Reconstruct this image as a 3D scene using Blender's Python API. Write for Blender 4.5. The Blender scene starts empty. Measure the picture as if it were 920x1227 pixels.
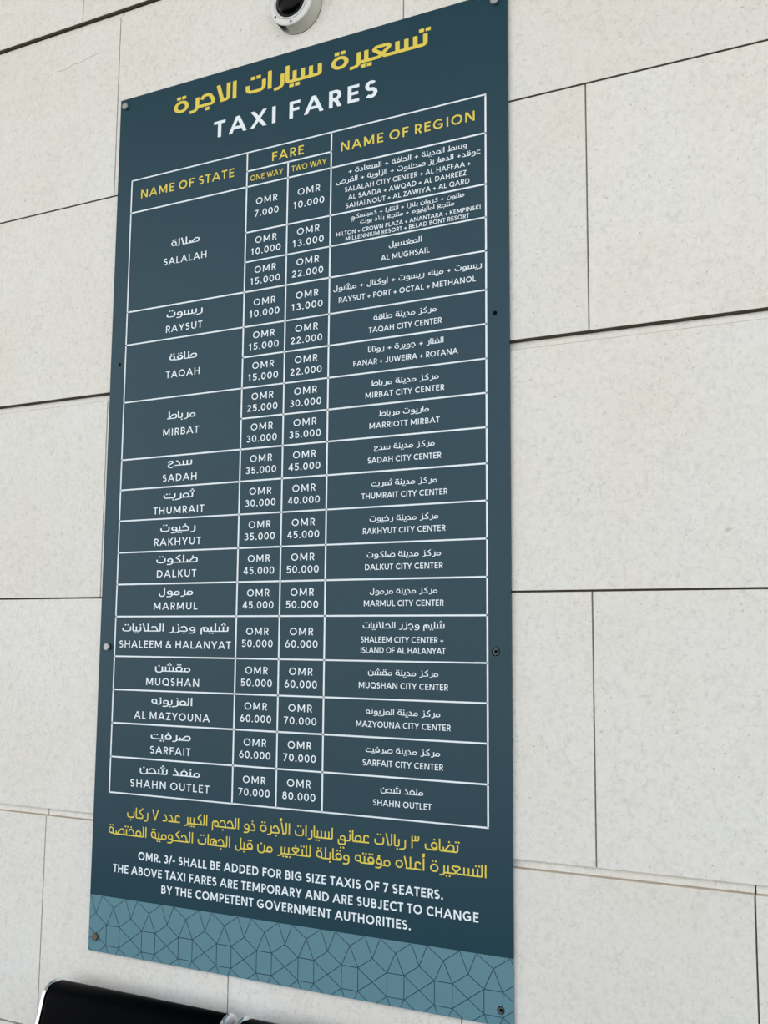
import bpy, bmesh, math, random
from mathutils import Matrix, Vector
from mathutils.geometry import delaunay_2d_cdt

random.seed(7)
SC = bpy.context.scene
COL = SC.collection
PI = math.pi

# ------------------------------------------------------------------ camera
CAM_LOC = (1.68098, -1.88892, 1.54976)
RIGHT = (0.886765, 0.462156, 0.007731)
DOWN = (-0.047962, 0.108638, -0.992924)
FWD = (-0.459725, 0.880119, 0.118503)
cam_data = bpy.data.cameras.new('camera')
cam_data.sensor_fit = 'HORIZONTAL'
cam_data.sensor_width = 36.0
cam_data.lens = 1275.0 / 920.0 * 36.0
cam_data.clip_start = 0.05
cam = bpy.data.objects.new('camera', cam_data)
COL.objects.link(cam)
rot = Matrix((
    (RIGHT[0], -DOWN[0], -FWD[0]),
    (RIGHT[1], -DOWN[1], -FWD[1]),
    (RIGHT[2], -DOWN[2], -FWD[2])))
cam.matrix_world = Matrix.Translation(CAM_LOC) @ rot.to_4x4()
SC.camera = cam

# ------------------------------------------------------------------ world: daylight from the open side of an arcade
world = bpy.data.worlds.new('daylight')
SC.world = world
world.use_nodes = True
wn = world.node_tree.nodes
wl = world.node_tree.links
wn.clear()
w_out = wn.new('ShaderNodeOutputWorld')
w_bg = wn.new('ShaderNodeBackground')
w_tc = wn.new('ShaderNodeTexCoord')
w_sep = wn.new('ShaderNodeSeparateXYZ')
w_ramp = wn.new('ShaderNodeValToRGB')
wl.new(w_tc.outputs['Generated'], w_sep.inputs[0])
w_map = wn.new('ShaderNodeMapRange')
w_map.inputs['From Min'].default_value = -1.0
w_map.inputs['From Max'].default_value = 1.0
wl.new(w_sep.outputs['Z'], w_map.inputs['Value'])
wl.new(w_map.outputs['Result'], w_ramp.inputs['Fac'])
el = w_ramp.color_ramp.elements
el[0].position = 0.0
el[0].color = (0.55, 0.55, 0.55, 1)
el[1].position = 1.0
el[1].color = (0.62, 0.72, 0.86, 1)
for pos, c in ((0.50, (0.98, 1.0, 1.02)), (0.62, (0.95, 1.0, 1.05))):
    e = el.new(pos)
    e.color = (*c, 1)
w_bg.inputs['Strength'].default_value = 1.25
wl.new(w_ramp.outputs['Color'], w_bg.inputs['Color'])
wl.new(w_bg.outputs[0], w_out.inputs[0])

# the sun stands behind the building: the wall lies in shade and is lit by the sky and the bright pavement
sun_data = bpy.data.lights.new('sun', 'SUN')
sun_data.energy = 6.0
sun_data.angle = math.radians(0.6)
sun_data.color = (1.0, 0.97, 0.92)
sun = bpy.data.objects.new('sun', sun_data)
COL.objects.link(sun)
sun.location = (0, 6, 12)
sun.rotation_euler = Vector((0.12, -0.35, -0.93)).to_track_quat('-Z', 'Y').to_euler()

SC.view_settings.view_transform = 'Standard'
SC.view_settings.look = 'None'
SC.view_settings.gamma = 1.0
SC.view_settings.use_curve_mapping = False
SC.view_settings.exposure = 0.50


# ------------------------------------------------------------------ helpers
def srgb(r, g, b):
    def f(c):
        c /= 255.0
        return c / 12.92 if c <= 0.04045 else ((c + 0.055) / 1.055) ** 2.4
    return (f(r), f(g), f(b), 1.0)


def material(name, color, rough=0.5, metal=0.0, spec=0.5, coat=0.0):
    m = bpy.data.materials.new(name)
    m.use_nodes = True
    b = m.node_tree.nodes['Principled BSDF']
    b.inputs['Base Color'].default_value = color
    b.inputs['Roughness'].default_value = rough
    b.inputs['Metallic'].default_value = metal
    b.inputs['Specular IOR Level'].default_value = spec
    b.inputs['Coat Weight'].default_value = coat
    return m


def noisy(m, scale, amount, bump=0.0, rough_amt=0.0):
    """break a plain material up with object-space noise"""
    nt = m.node_tree
    b = nt.nodes['Principled BSDF']
    tc = nt.nodes.new('ShaderNodeTexCoord')
    n = nt.nodes.new('ShaderNodeTexNoise')
    n.inputs['Scale'].default_value = scale
    n.inputs['Detail'].default_value = 5
    nt.links.new(tc.outputs['Object'], n.inputs['Vector'])
    hsv = nt.nodes.new('ShaderNodeHueSaturation')
    hsv.inputs['Color'].default_value = b.inputs['Base Color'].default_value
    mr = nt.nodes.new('ShaderNodeMapRange')
    mr.inputs['To Min'].default_value = 1 - amount
    mr.inputs['To Max'].default_value = 1 + amount
    nt.links.new(n.outputs['Fac'], mr.inputs['Value'])
    nt.links.new(mr.outputs['Result'], hsv.inputs['Value'])
    nt.links.new(hsv.outputs['Color'], b.inputs['Base Color'])
    if bump:
        bp = nt.nodes.new('ShaderNodeBump')
        bp.inputs['Strength'].default_value = bump
        bp.inputs['Distance'].default_value = 0.002
        nt.links.new(n.outputs['Fac'], bp.inputs['Height'])
        nt.links.new(bp.outputs['Normal'], b.inputs['Normal'])
    if rough_amt:
        r0 = b.inputs['Roughness'].default_value
        m2 = nt.nodes.new('ShaderNodeMapRange')
        m2.inputs['To Min'].default_value = max(0, r0 - rough_amt)
        m2.inputs['To Max'].default_value = r0 + rough_amt
        nt.links.new(n.outputs['Fac'], m2.inputs['Value'])
        nt.links.new(m2.outputs['Result'], b.inputs['Roughness'])
    return m


def link_bm(name, bm, mat, parent=None, smooth=False, loc=None):
    me = bpy.data.meshes.new(name)
    bm.normal_update()
    bm.to_mesh(me)
    bm.free()
    for f in me.polygons:
        f.use_smooth = smooth
    mats = mat if isinstance(mat, (list, tuple)) else [mat]
    for x in mats:
        me.materials.append(x)
    o = bpy.data.objects.new(name, me)
    COL.objects.link(o)
    if loc is not None:
        o.location = loc
    if parent is not None:
        o.parent = parent
    return o


def box(bm, x0, x1, y0, y1, z0, z1, bevel=0.0, seg=2):
    vs = [bm.verts.new((x, y, z)) for x in (x0, x1) for y in (y0, y1) for z in (z0, z1)]
    F = []
    for idx in ((0, 1, 3, 2), (4, 6, 7, 5), (0, 4, 5, 1), (2, 3, 7, 6), (0, 2, 6, 4), (1, 5, 7, 3)):
        F.append(bm.faces.new([vs[i] for i in idx]))
    if bevel > 0:
        es = list({e for f in F for e in f.edges})
        bmesh.ops.bevel(bm, geom=es, offset=bevel, segments=seg, affect='EDGES', profile=0.5)


def lathe(bm, prof, axis_o, axis, n=40, cap_start=False, cap_end=False):
    """revolve (radius, height) profile around an axis"""
    ax = Vector(axis).normalized()
    u = ax.orthogonal().normalized()
    v = ax.cross(u)
    o = Vector(axis_o)
    rings = []
    for r, h in prof:
        if r < 1e-7:
            rings.append([bm.verts.new(o + ax * h)])
        else:
            rings.append([bm.verts.new(o + ax * h + (u * math.cos(2 * PI * k / n) + v * math.sin(2 * PI * k / n)) * r)
                          for k in range(n)])
    for a, b in zip(rings[:-1], rings[1:]):
        for k in range(n):
            k2 = (k + 1) % n
            if len(a) == 1 and len(b) == 1:
                continue
            if len(a) == 1:
                bm.faces.new((a[0], b[k], b[k2]))
            elif len(b) == 1:
                bm.faces.new((a[k], b[0], a[k2]))
            else:
                bm.faces.new((a[k], b[k], b[k2], a[k2]))
    if cap_start and len(rings[0]) > 1:
        bm.faces.new(list(reversed(rings[0])))
    if cap_end and len(rings[-1]) > 1:
        bm.faces.new(rings[-1])
    bmesh.ops.recalc_face_normals(bm, faces=bm.faces[:])


def sweep_bar(bm, line, x0, x1, th, r):
    """bar with a rounded cross-section, x0..x1 wide and th thick, following (y, z) points"""
    loop = []
    for a in range(-90, 91, 30):
        loop.append((x1 - r + r * math.cos(math.radians(a)), th / 2 * math.sin(math.radians(a))))
    for a in range(90, -91, -30):
        loop.append((x0 + r - r * math.cos(math.radians(a)), th / 2 * math.sin(math.radians(a))))
    cache = {}
    rings = []
    for i in range(len(line)):
        ring = []
        for x, d in loop:
            if d not in cache:
                cache[d] = offset_line(line, d)
            ring.append(bm.verts.new((x, *cache[d][i])))
        rings.append(ring)
    n = len(loop)
    for a, b in zip(rings[:-1], rings[1:]):
        for k in range(n):
            bm.faces.new((a[k], a[(k + 1) % n], b[(k + 1) % n], b[k]))
    bm.faces.new(rings[0])
    bm.faces.new(list(reversed(rings[-1])))
    bmesh.ops.recalc_face_normals(bm, faces=bm.faces[:])


def offset_line(pts, d, closed=False):
    n = len(pts)
    out = []
    for i in range(n):
        p = pts[i]
        if closed:
            a, b = pts[(i - 1) % n], pts[(i + 1) % n]
        else:
            a = pts[i - 1] if i > 0 else None
            b = pts[i + 1] if i < n - 1 else None
        def nrm(s, e):
            dx, dy = e[0] - s[0], e[1] - s[1]
            l = math.hypot(dx, dy) or 1e-9
            return (-dy / l, dx / l)
        if a is None:
            m = nrm(p, b)
            k = 1.0
        elif b is None:
            m = nrm(a, p)
            k = 1.0
        else:
            n1, n2 = nrm(a, p), nrm(p, b)
            mx, my = n1[0] + n2[0], n1[1] + n2[1]
            l = math.hypot(mx, my)
            if l < 1e-6:
                m, k = n1, 1.0
            else:
                m = (mx / l, my / l)
                k = 1.0 / max(0.45, m[0] * n1[0] + m[1] * n1[1])
        out.append((p[0] + m[0] * d * k, p[1] + m[1] * d * k))
    return out


def rounded(pts, r, closed=False, seg=6):
    """round the corners of a polyline"""
    if r <= 0:
        return list(pts)
    n = len(pts)
    out = []
    for i in range(n):
        if not closed and i in (0, n - 1):
            out.append(pts[i])
            continue
        p, a, b = pts[i], pts[(i - 1) % n], pts[(i + 1) % n]
        va = (a[0] - p[0], a[1] - p[1])
        vb = (b[0] - p[0], b[1] - p[1])
        la, lb = math.hypot(*va), math.hypot(*vb)
        ua, ub = (va[0] / la, va[1] / la), (vb[0] / lb, vb[1] / lb)
        cosv = max(-1, min(1, ua[0] * ub[0] + ua[1] * ub[1]))
        ang = math.acos(cosv)
        if ang > PI - 0.05:
            out.append(p)
            continue
        fa = 0.5 if (closed or i > 1) else 1.0
        fb = 0.5 if (closed or i < n - 2) else 1.0
        t = min(r / math.tan(ang / 2), la * fa * 0.999, lb * fb * 0.999)
        rr = t * math.tan(ang / 2)
        bis = (ua[0] + ub[0], ua[1] + ub[1])
        lbis = math.hypot(*bis)
        dist = math.hypot(t, rr)
        c = (p[0] + bis[0] / lbis * dist, p[1] + bis[1] / lbis * dist)
        s = (p[0] + ua[0] * t, p[1] + ua[1] * t)
        e = (p[0] + ub[0] * t, p[1] + ub[1] * t)
        a0 = math.atan2(s[1] - c[1], s[0] - c[0])
        a1 = math.atan2(e[1] - c[1], e[0] - c[0])
        da = (a1 - a0 + PI) % (2 * PI) - PI
        for k in range(seg + 1):
            q = a0 + da * k / seg
            out.append((c[0] + rr * math.cos(q), c[1] + rr * math.sin(q)))
    return out


def arc(cx, cy, rx, ry, a0, a1, n=None):
    n = n or max(4, int(abs(a1 - a0) / 15))
    return [(cx + rx * math.cos(math.radians(a0 + (a1 - a0) * k / n)),
             cy + ry * math.sin(math.radians(a0 + (a1 - a0) * k / n))) for k in range(n + 1)]


def strip(pts, w, closed=False):
    """quads of a stroke of width w"""
    L = offset_line(pts, w / 2, closed)
    R = offset_line(pts, -w / 2, closed)
    n = len(pts)
    return [[L[i], L[(i + 1) % n], R[(i + 1) % n], R[i]] for i in range(n if closed else n - 1)]


# ------------------------------------------------------------------ Latin capitals, geometric sans, drawn as strokes in a unit box
def latin(ch, w):
    """-> (polygons, width, left bearing, right bearing); cap height 1"""
    polys = []
    W = [0.7]

    def mx(x):
        return w / 2 + x * (W[0] - w)

    def my(y):
        return w / 2 + y * (1 - w)

    def V(x, y0=0.0, y1=1.0):
        polys.append([(mx(x) - w / 2, my(y0) - w / 2), (mx(x) + w / 2, my(y0) - w / 2),
                      (mx(x) + w / 2, my(y1) + w / 2), (mx(x) - w / 2, my(y1) + w / 2)])

    def H(y, x0=0.0, x1=1.0, t=0.94):
        polys.append([(mx(x0) - w / 2, my(y) - w * t / 2), (mx(x1) + w / 2, my(y) - w * t / 2),
                      (mx(x1) + w / 2, my(y) + w * t / 2), (mx(x0) - w / 2, my(y) + w * t / 2)])

    def D(x0, y0, x1, y1):
        X0, X1 = mx(x0), mx(x1)
        Y0 = 0.0 if y0 == 0 else (1.0 if y0 == 1 else my(y0))
        Y1 = 0.0 if y1 == 0 else (1.0 if y1 == 1 else my(y1))
        h = w / 2 * math.hypot(X1 - X0, Y1 - Y0) / abs(Y1 - Y0)
        polys.append([(X0 - h, Y0), (X0 + h, Y0), (X1 + h, Y1), (X1 - h, Y1)])

    def P(pts, r=0.0, closed=False):
        q = [(mx(x), my(y)) for x, y in pts]
        polys.extend(strip(rounded(q, r, closed), w, closed))

    lb = rb = 0.10
    if ch == 'A':
        W[0] = 0.98; D(0, 0, .5, 1); D(1, 0, .5, 1); H(.27, .24, .76); lb = rb = 0.015
    elif ch == 'B':
        W[0] = 0.64; V(0); P([(0, 1), (.88, 1), (.88, .53), (0, .53)], .3); P([(0, .53), (1, .53), (1, 0), (0, 0)], .3); rb = .06
    elif ch == 'C':
        W[0] = 0.98; P(arc(.5, .5, .5, .5, 47, 313)); W[0] = 0.84; lb = .055; rb = .03
    elif ch == 'D':
        W[0] = 0.82; V(0); P([(0, 1), (1, 1), (1, 0), (0, 0)], .46); rb = .055
    elif ch == 'E':
        W[0] = 0.56; V(0); H(1); H(.52, 0, .88); H(0); rb = .06
    elif ch == 'F':
        W[0] = 0.55; V(0); H(1); H(.50, 0, .88); rb = .03
    elif ch == 'G':
        W[0] = 0.98; P(arc(.5, .5, .5, .5, 47, 312)); P([(.5 + .5 * math.cos(math.radians(312)), .128), (.88, .47)]); V(.88, .16, .42); H(.45, .55, .88)
        W[0] = 0.92; lb = .055; rb = .09
    elif ch == 'H':
        W[0] = 0.77; V(0); V(1); H(.52)
    elif ch == 'I':
        W[0] = w; V(0)
    elif ch == 'J':
        W[0] = 0.50; P([(1, 1.09), (1, 0), (.1, 0), (.0, .10)], .24); lb = .03
    elif ch == 'K':
        W[0] = 0.72; V(0); D(.06, .42, .92, 1); D(.26, .56, .97, 0); rb = .0
    elif ch == 'L':
        W[0] = 0.52; V(0); H(0); rb = .03
    elif ch == 'M':
        W[0] = 0.98; V(0); V(1); D(.02, 1, .5, .10); D(.98, 1, .5, .10)
    elif ch == 'N':
        W[0] = 0.82; V(0); V(1); D(.03, 1, .97, 0)
    elif ch == 'O':
        W[0] = 0.98; P(arc(.5, .5, .5, .5, 0, 345, 23), closed=True); lb = rb = .055
    elif ch == 'P':
        W[0] = 0.60; V(0); P([(0, 1), (1, 1), (1, .45), (0, .45)], .3); rb = .03
    elif ch == 'Q':
        W[0] = 0.98; P(arc(.5, .5, .5, .5, 0, 345, 23), closed=True); P([(.5, .16), (.62, .06), (.78, -.03), (1.03, -.03)]); lb = rb = .055
    elif ch == 'R':
        W[0] = 0.64; V(0); P([(0, 1), (.93, 1), (.93, .46), (0, .46)], .3); D(.48, .46, .96, 0); rb = .02
    elif ch == 'S':
        W[0] = 0.60; P(arc(.50, .755, .46, .245, 38, 250) + arc(.48, .26, .52, .26, 72, -142)); lb = .05; rb = .055
    elif ch == 'T':
        W[0] = 0.64; H(1); V(.5); lb = rb = .02
    elif ch == 'U':
        W[0] = 0.74; P([(0, 1.09), (0, 0), (1, 0), (1, 1.09)], .34); lb = rb = .09
    elif ch == 'V':
        W[0] = 0.93; D(0, 1, .5, 0); D(1, 1, .5, 0); lb = rb = .01
    elif ch == 'W':
        W[0] = 1.28; D(0, 1, .26, 0); D(.5, 1, .26, 0); D(.5, 1, .74, 0); D(1, 1, .74, 0); lb = rb = .01
    elif ch == 'X':
        W[0] = 0.90; D(.04, 1, .98, 0); D(.02, 0, .96, 1); lb = rb = .01
    elif ch == 'Y':
        W[0] = 0.86; V(.5, 0, .4); D(.03, 1, .5, .38); D(.97, 1, .5, .38); lb = rb = .0
    elif ch == 'Z':
        W[0] = 0.66; H(1); H(0); D(.04, 0, .96, 1); lb = rb = .045
    elif ch == '&':
        W[0] = 0.86
        P([(1.0, .0), (.78, .24), (.24, .70), (.20, .88), (.36, 1.0), (.54, .97), (.62, .84), (.54, .68),
           (.14, .44), (.0, .22), (.12, .04), (.36, .0), (.62, .06), (.82, .26), (.92, .48)], .16)
        lb = rb = .03
    elif ch == '0':
        W[0] = 0.64; P(arc(.5, .5, .5, .5, 0, 345, 23), closed=True); lb = rb = .05
    elif ch == '1':
        W[0] = 0.36; V(.9); D(-.02, .74, .84, 1); lb = .08; rb = .15
    elif ch == '2':
        W[0] = 0.58; P(arc(.47, .72, .44, .28, 168, -18) + [(.04, .03)]); H(0); lb = rb = .06
    elif ch == '3':
        W[0] = 0.59; P(arc(.46, .765, .42, .235, 152, -90)); P(arc(.46, .265, .54, .265, 90, -150)); lb = rb = .05
    elif ch == '4':
        W[0] = 0.66; V(.74); H(.24, 0, 1.0); D(.0, .22, .66, 1); lb = rb = .03
    elif ch == '5':
        W[0] = 0.58; H(1, .16, .90); V(.13, .50, 1); P([(.10, .52)] + arc(.44, .315, .56, .315, 110, -145)); lb = rb = .055
    elif ch == '6':
        W[0] = 0.62; P(arc(.5, .31, .5, .31, 0, 345, 23), closed=True); D(.06, .42, .62, 1); lb = rb = .05
    elif ch == '7':
        W[0] = 0.58; H(1); D(.22, 0, .96, .98); lb = rb = .05
    elif ch == '8':
        W[0] = 0.60; P(arc(.5, .765, .41, .235, 0, 345, 23), closed=True); P(arc(.5, .265, .5, .265, 0, 345, 23), closed=True); lb = rb = .05
    elif ch == '+':
        W[0] = 0.56
        q = w * .92
        for a in ([(0, .36 - q / 2), (.56, .36 - q / 2), (.56, .36 + q / 2), (0, .36 + q / 2)],
                  [(.28 - q / 2, .08), (.28 + q / 2, .08), (.28 + q / 2, .64), (.28 - q / 2, .64)]):
            polys.append(a)
        lb = rb = .06
    elif ch == '.':
        W[0] = w * 1.15; polys.append([(0, 0), (W[0], 0), (W[0], W[0]), (0, W[0])]); lb = rb = .07
    elif ch == '-':
        W[0] = 0.34; H(.36); lb = rb = .06
    elif ch == '/':
        W[0] = 0.50; D(0, 0, 1, 1); lb = rb = .0
    return polys, W[0], lb, rb


def latin_line(s, w):
    """-> list of (polygons, x) and total ink width, number of gaps"""
    x = 0.0
    out = []
    first = True
    for ch in s:
        if ch == ' ':
            x += 0.36
            continue
        p, W, lb, rb = latin(ch, w)
        if not first:
            x += lb
        first = False
        out.append((p, x))
        x += W
        end = x
        x += rb
    return out, end


def latin_polys(s, w, target=None):
    """fit the line to `target` cap-heights with tracking first, then a gentle stretch"""
    glyphs, width = latin_line(s, w)
    sx = 1.0
    track = 0.0
    n = len(glyphs) - 1
    if target and n > 0:
        track = max(-0.05, min(0.16, .35 * (target - width) / n))
        sx = target / (width + track * n)
    polys = []
    for i, (ps, x) in enumerate(glyphs):
        for p in ps:
            polys.append([((q[0] + x + track * i) * sx, q[1]) for q in p])
    return polys, (width + track * n) * sx


# ------------------------------------------------------------------ Arabic letters, square modern hand, strokes in units of the alef height
TALL, TOOTH = 0.92, 0.56
NOJOIN = set('اأدذرزوؤءة')
DOTS = {'ب': ('b', 1), 'ت': ('a', 2), 'ث': ('a', 3), 'ن': ('a', 1), 'ي': ('b', 2), 'ج': ('b', 1), 'خ': ('a', 1),
        'ذ': ('a', 1), 'ز': ('a', 1), 'ش': ('a', 3), 'ض': ('a', 1), 'غ': ('a', 1), 'ف': ('a', 1), 'ق': ('a', 2), 'ة': ('a', 2)}


def arabic_glyph(ch, pr, nx, w):
    """pr: joined to the letter on its right, nx: joined to the letter on its left. -> polys, advance, (dot x, dot y above, dot y below)"""
    S = []

    def P(pts, r=0.0, closed=False):
        S.extend(strip(rounded(pts, r, closed), w, closed))

    def circ(cx, cy, rx, ry=None):
        S.extend(strip(arc(cx, cy, rx, ry or rx, 0, 340, 17), w, True))

    b = w / 2          # outer end overshoot
    T, h = TALL, TOOTH
    adv = 0.3
    da, db, dx = h + .20, -.24, None
    if ch in 'اأ':
        if pr:
            adv = .24; P([(adv, 0), (.11, 0), (.11, T)], .10); dx = .11
        else:
            adv = .26; P([(.13, -b), (.13, T)]); dx = .13
        if ch == 'أ':
            P([(dx + .10, T + .30), (dx - .02, T + .32), (dx - .06, T + .22), (dx + .10, T + .16), (dx - .12, T + .10)], .04)
    elif ch in 'بتث' and not nx:
        R = 0.80
        L = [(.10, h * .72), (.10, 0), (R, 0)]
        if pr:
            adv = R + .04; P(L[:2] + [(adv, 0)], .2)
        else:
            adv = R + .12; P(L + [(R, h)], .2)
        dx = .45
        if pr:
            da = h * .72 + .10
    elif ch in 'بتثني' and nx:
        if pr:
            adv = .34; P([(0, 0), (adv, 0)]); P([(.17, 0), (.17, h)]); dx = .17
        else:
            adv = .34; P([(0, 0), (.22, 0), (.22, h)], .12); dx = .20
    elif ch == 'ن':
        if pr:
            adv = .80; P([(adv, 0), (.66, 0)]); 
        else:
            adv = .80
        P([(.10, h), (.10, -.14), (.68, -.14), (.68, h)], .26); dx = .39; da = h + .08
    elif ch == 'ي':
        adv = .86
        P([(adv, 0), (.62, 0), (.62, .34), (.26, .34), (.26, .06), (.66, -.02), (.66, -.34), (.08, -.34), (.08, .06)], .14)
        dx = .40; db = -.62
    elif ch in 'جحخ' and nx:
        adv = .72
        P([(.08, .36), (.16, h), (.44, h), (.60, .20), (.60, 0), (0, 0)], .16)
        if pr:
            P([(.5, 0), (adv, 0)])
        dx = .34 if ch == 'ج' else .30
    elif ch in 'جحخ':
        adv = .62
        P([(.10, .36), (.16, h), (.50, h), (.50, .34), (.12, .10), (.12, -.24), (.48, -.24), (.54, -.12)], .16)
        if pr:
            P([(.25, .0), (adv, 0)])
        dx = .32
    elif ch in 'دذ':
        adv = .60
        P([(.16, h), (.30, h * .96), (.47, .24), (.47, 0), (.05, 0)], .14)
        if pr:
            adv = .64; P([(.4, 0), (adv, 0)])
        dx = .24
    elif ch in 'رز':
        adv = .52
        P([(.40, h), (.40, -.20), (.05, -.20)], .22)
        if pr:
            P([(.40, 0), (adv, 0)])
        else:
            adv = .50
        dx = .36
    elif ch in 'سش':
        adv = .98
        if pr:
            P([(0, 0), (adv, 0)]); P([(.83, 0), (.83, h)])
        else:
            P([(0, 0), (.86, 0), (.86, h)], .10)
        P([(.50, 0), (.50, h)]); P([(.17, 0), (.17, h)])
        dx = .50
    elif ch in 'صض':
        if nx:
            adv = 1.06
            P([(.16, .0), (.16, .32)]); P([(0, 0), (.5, 0)])
            P([(.26, 0), (.98, 0), (.98, .50), (.64, .50), (.26, .02)], .16)
            if pr:
                P([(.9, 0), (adv, 0)])
            dx = .62
        else:
            adv = 1.50
            P([(.62, .30), (.62, -.18), (.10, -.18), (.10, .26)], .24)
            P([(.62, 0), (1.42, 0), (1.42, .50), (1.06, .50), (.66, .02)], .16); dx = 1.05
        da = .72
    elif ch == 'ط':
        adv = 1.0
        P([(0, 0), (.3, 0)] if nx else [(.04, 0), (.3, 0)])
        P([(.16, 0), (.92, 0), (.92, .50), (.58, .50), (.20, .02)], .16)
        P([(.24, -b), (.24, T)])
        if pr:
            P([(.8, 0), (adv, 0)])
        dx = .6
    elif ch in 'عغ':
        if nx and not pr:
            adv = .66; P([(.56, .44), (.46, h), (.16, h), (.16, .0), (0, 0)], .16); P([(.05, 0), (.60, 0)]); P([(.16, .16), (.16, 0), (.3, 0)], .1); dx = .34
        elif nx:
            adv = .84
            P([(.70, 0), (.54, 0), (.12, h * .78), (.20, h), (.64, h), (.72, h * .78), (.30, 0), (0, 0)], .07)
            P([(.6, 0), (adv, 0)]); dx = .42
        else:
            adv = .80
            P([(adv, 0), (.52, 0), (.12, .40), (.16, h), (.60, h), (.60, .36), (.10, .0), (.10, -.30), (.58, -.30)], .10); dx = .4
    elif ch in 'فق':
        if nx and pr:
            adv = .72; circ(.36, .28, .25, .28); P([(0, 0), (adv, 0)]); dx = .36; da = .80
        elif nx:
            adv = .64; circ(.34, .30, .22); P([(.56, .30), (.56, 0), (0, 0)], .16); dx = .34; da = .76
        else:
            adv = 1.12; circ(.80, .34, .22); P([(1.02, .34), (1.02, 0), (.10, 0), (.10, .42)], .2); dx = .80; da = .80
    elif ch == 'ك':
        adv = .70
        P([(.58, .90), (.20, .56), (.56, .26), (.56, 0), (0, 0)], .08)
        if pr:
            P([(.5, 0), (adv, 0)])
    elif ch == 'ل' and nx:
        if pr:
            adv = .34; P([(0, 0), (adv, 0)]); P([(.17, 0), (.17, T)])
        else:
            adv = .28; P([(0, 0), (.15, 0), (.15, T)], .08)
    elif ch == 'ل':
        adv = .70
        P([(.56, T), (.56, -.18), (.10, -.18), (.10, .22)], .24)
        if pr:
            P([(.56, 0), (adv, 0)])
    elif ch in ('لا', 'لأ'):
        adv = .70
        P([(.10, T), (.30, -b * .5)]); P([(.56, T), (.56, 0), (.20, 0)], .14)
        if pr:
            adv = .78; P([(.5, 0), (adv, 0)])
        if ch == 'لأ':
            q = .06
            P([(q + .10, T + .30), (q - .02, T + .32), (q - .06, T + .22), (q + .10, T + .16), (q - .12, T + .10)], .04)
    elif ch == 'م':
        if nx and pr:
            adv = .68; circ(.34, .24, .24); P([(0, 0), (adv, 0)])
        elif nx:
            adv = .64; circ(.34, .20, .22); P([(0, 0), (.34, 0)])
        elif pr:
            adv = .80; P([(adv, 0), (.62, 0), (.70, .26), (.56, .46), (.34, .38), (.34, 0), (.62, 0)], .12)
            P([(.50, .46), (.12, .46), (.12, -.40)], .24)
        else:
            adv = .72; circ(.42, .22, .22); P([(.42, .44), (.10, .44), (.10, -.40)], .2)
    elif ch == 'ه':
        if nx:
            adv = .74; circ(.36, .27, .29, .27); P([(0, 0), (adv if pr else .5, 0)]); P([(.36, 0), (.36, .34), (.62, .34)], .1)
        elif pr:
            adv = .66; P([(.50, 0), (.50, h + .02), (.10, h + .02), (.10, .12), (.50, .12)], .2); P([(adv, 0), (.50, 0), (.50, .3)], .1); dx = .32
        else:
            adv = .62; circ(.32, .27, .24, .27); dx = .32
    elif ch == 'ة':
        if pr:
            adv = .66; P([(.50, 0), (.50, h), (.10, h), (.10, .06), (.50, .06)], .2); P([(adv, 0), (.50, 0), (.50, .3)], .1); dx = .32
        else:
            adv = .68; circ(.34, .27, .26, .27); dx = .34
        da = h + .22
    elif ch in 'وؤ':
        adv = .64
        circ(.34, .27, .20)
        P([(.54, .27), (.54, -.24), (.06, -.24)], .24)
        if pr:
            P([(.5, .0), (adv, 0)])
        if ch == 'ؤ':
            q, t = .34, .40
            P([(q + .10, t + .34), (q - .02, t + .36), (q - .06, t + .26), (q + .10, t + .20), (q - .12, t + .14)], .04)
    elif ch == 'ء':
        adv = .5; P([(.42, .44), (.26, .46), (.16, .34), (.26, .22), (.44, .22)], .08); P([(.08, .04), (.44, .22)])
    elif ch == '٣':
        adv = .76; P([(.12, -b), (.12, T)]); P([(.64, T), (.64, h), (.12, h)], .12); P([(.38, h), (.38, T)])
    elif ch == '٧':
        adv = .76; P([(.08, T), (.36, -b)]); P([(.66, T), (.36, -b)])
    elif ch == '+':
        adv = .66
        P([(.08, .26), (.58, .26)]); P([(.33, .01), (.33, .51)])
    if ch in DOTS:
        where, n = DOTS[ch]
        y = da if where == 'a' else db
        x = dx if dx is not None else adv / 2
        d = w * 1.12 / 2
        spots = {1: [(0, 0)], 2: [(-.12, 0), (.12, 0)], 3: [(-.12, 0), (.12, 0), (0, .20)]}[n]
        for ox, oy in spots:
            S.append([(x + ox - d, y + oy - d), (x + ox + d, y + oy - d), (x + ox + d, y + oy + d), (x + ox - d, y + oy + d)])
    return S, adv


def arabic_polys(s, w, target=None):
    letters = []
    i = 0
    while i < len(s):
        if s[i] == 'ل' and i + 1 < len(s) and s[i + 1] in 'اأ':
            letters.append('ل' + s[i + 1])
            i += 2
        else:
            letters.append(s[i])
            i += 1
    def is_ar(c):
        return c not in (' ', '+', '٣', '٧', 'ء')
    x = 0.0
    raw = []
    for i, c in enumerate(letters):
        if c == ' ':
            x -= .34
            continue
        p_ = letters[i - 1] if i > 0 else ' '
        n_ = letters[i + 1] if i + 1 < len(letters) else ' '
        pr = is_ar(c) and is_ar(p_) and p_ not in NOJOIN and p_ not in ('لا', 'لأ')
        nx = is_ar(c) and is_ar(n_) and c not in NOJOIN and c not in ('لا', 'لأ')
        polys, adv = arabic_glyph(c, pr, nx, w)
        x -= adv
        for p in polys:
            raw.append([(q[0] + x, q[1] + w / 2) for q in p])
    lo = min(q[0] for p in raw for q in p)
    hi = max(q[0] for p in raw for q in p)
    sx = 1.0 if not target else target / (hi - lo)
    return [[((q[0] - lo) * sx, q[1]) for q in p] for p in raw], (hi - lo) * sx


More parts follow.
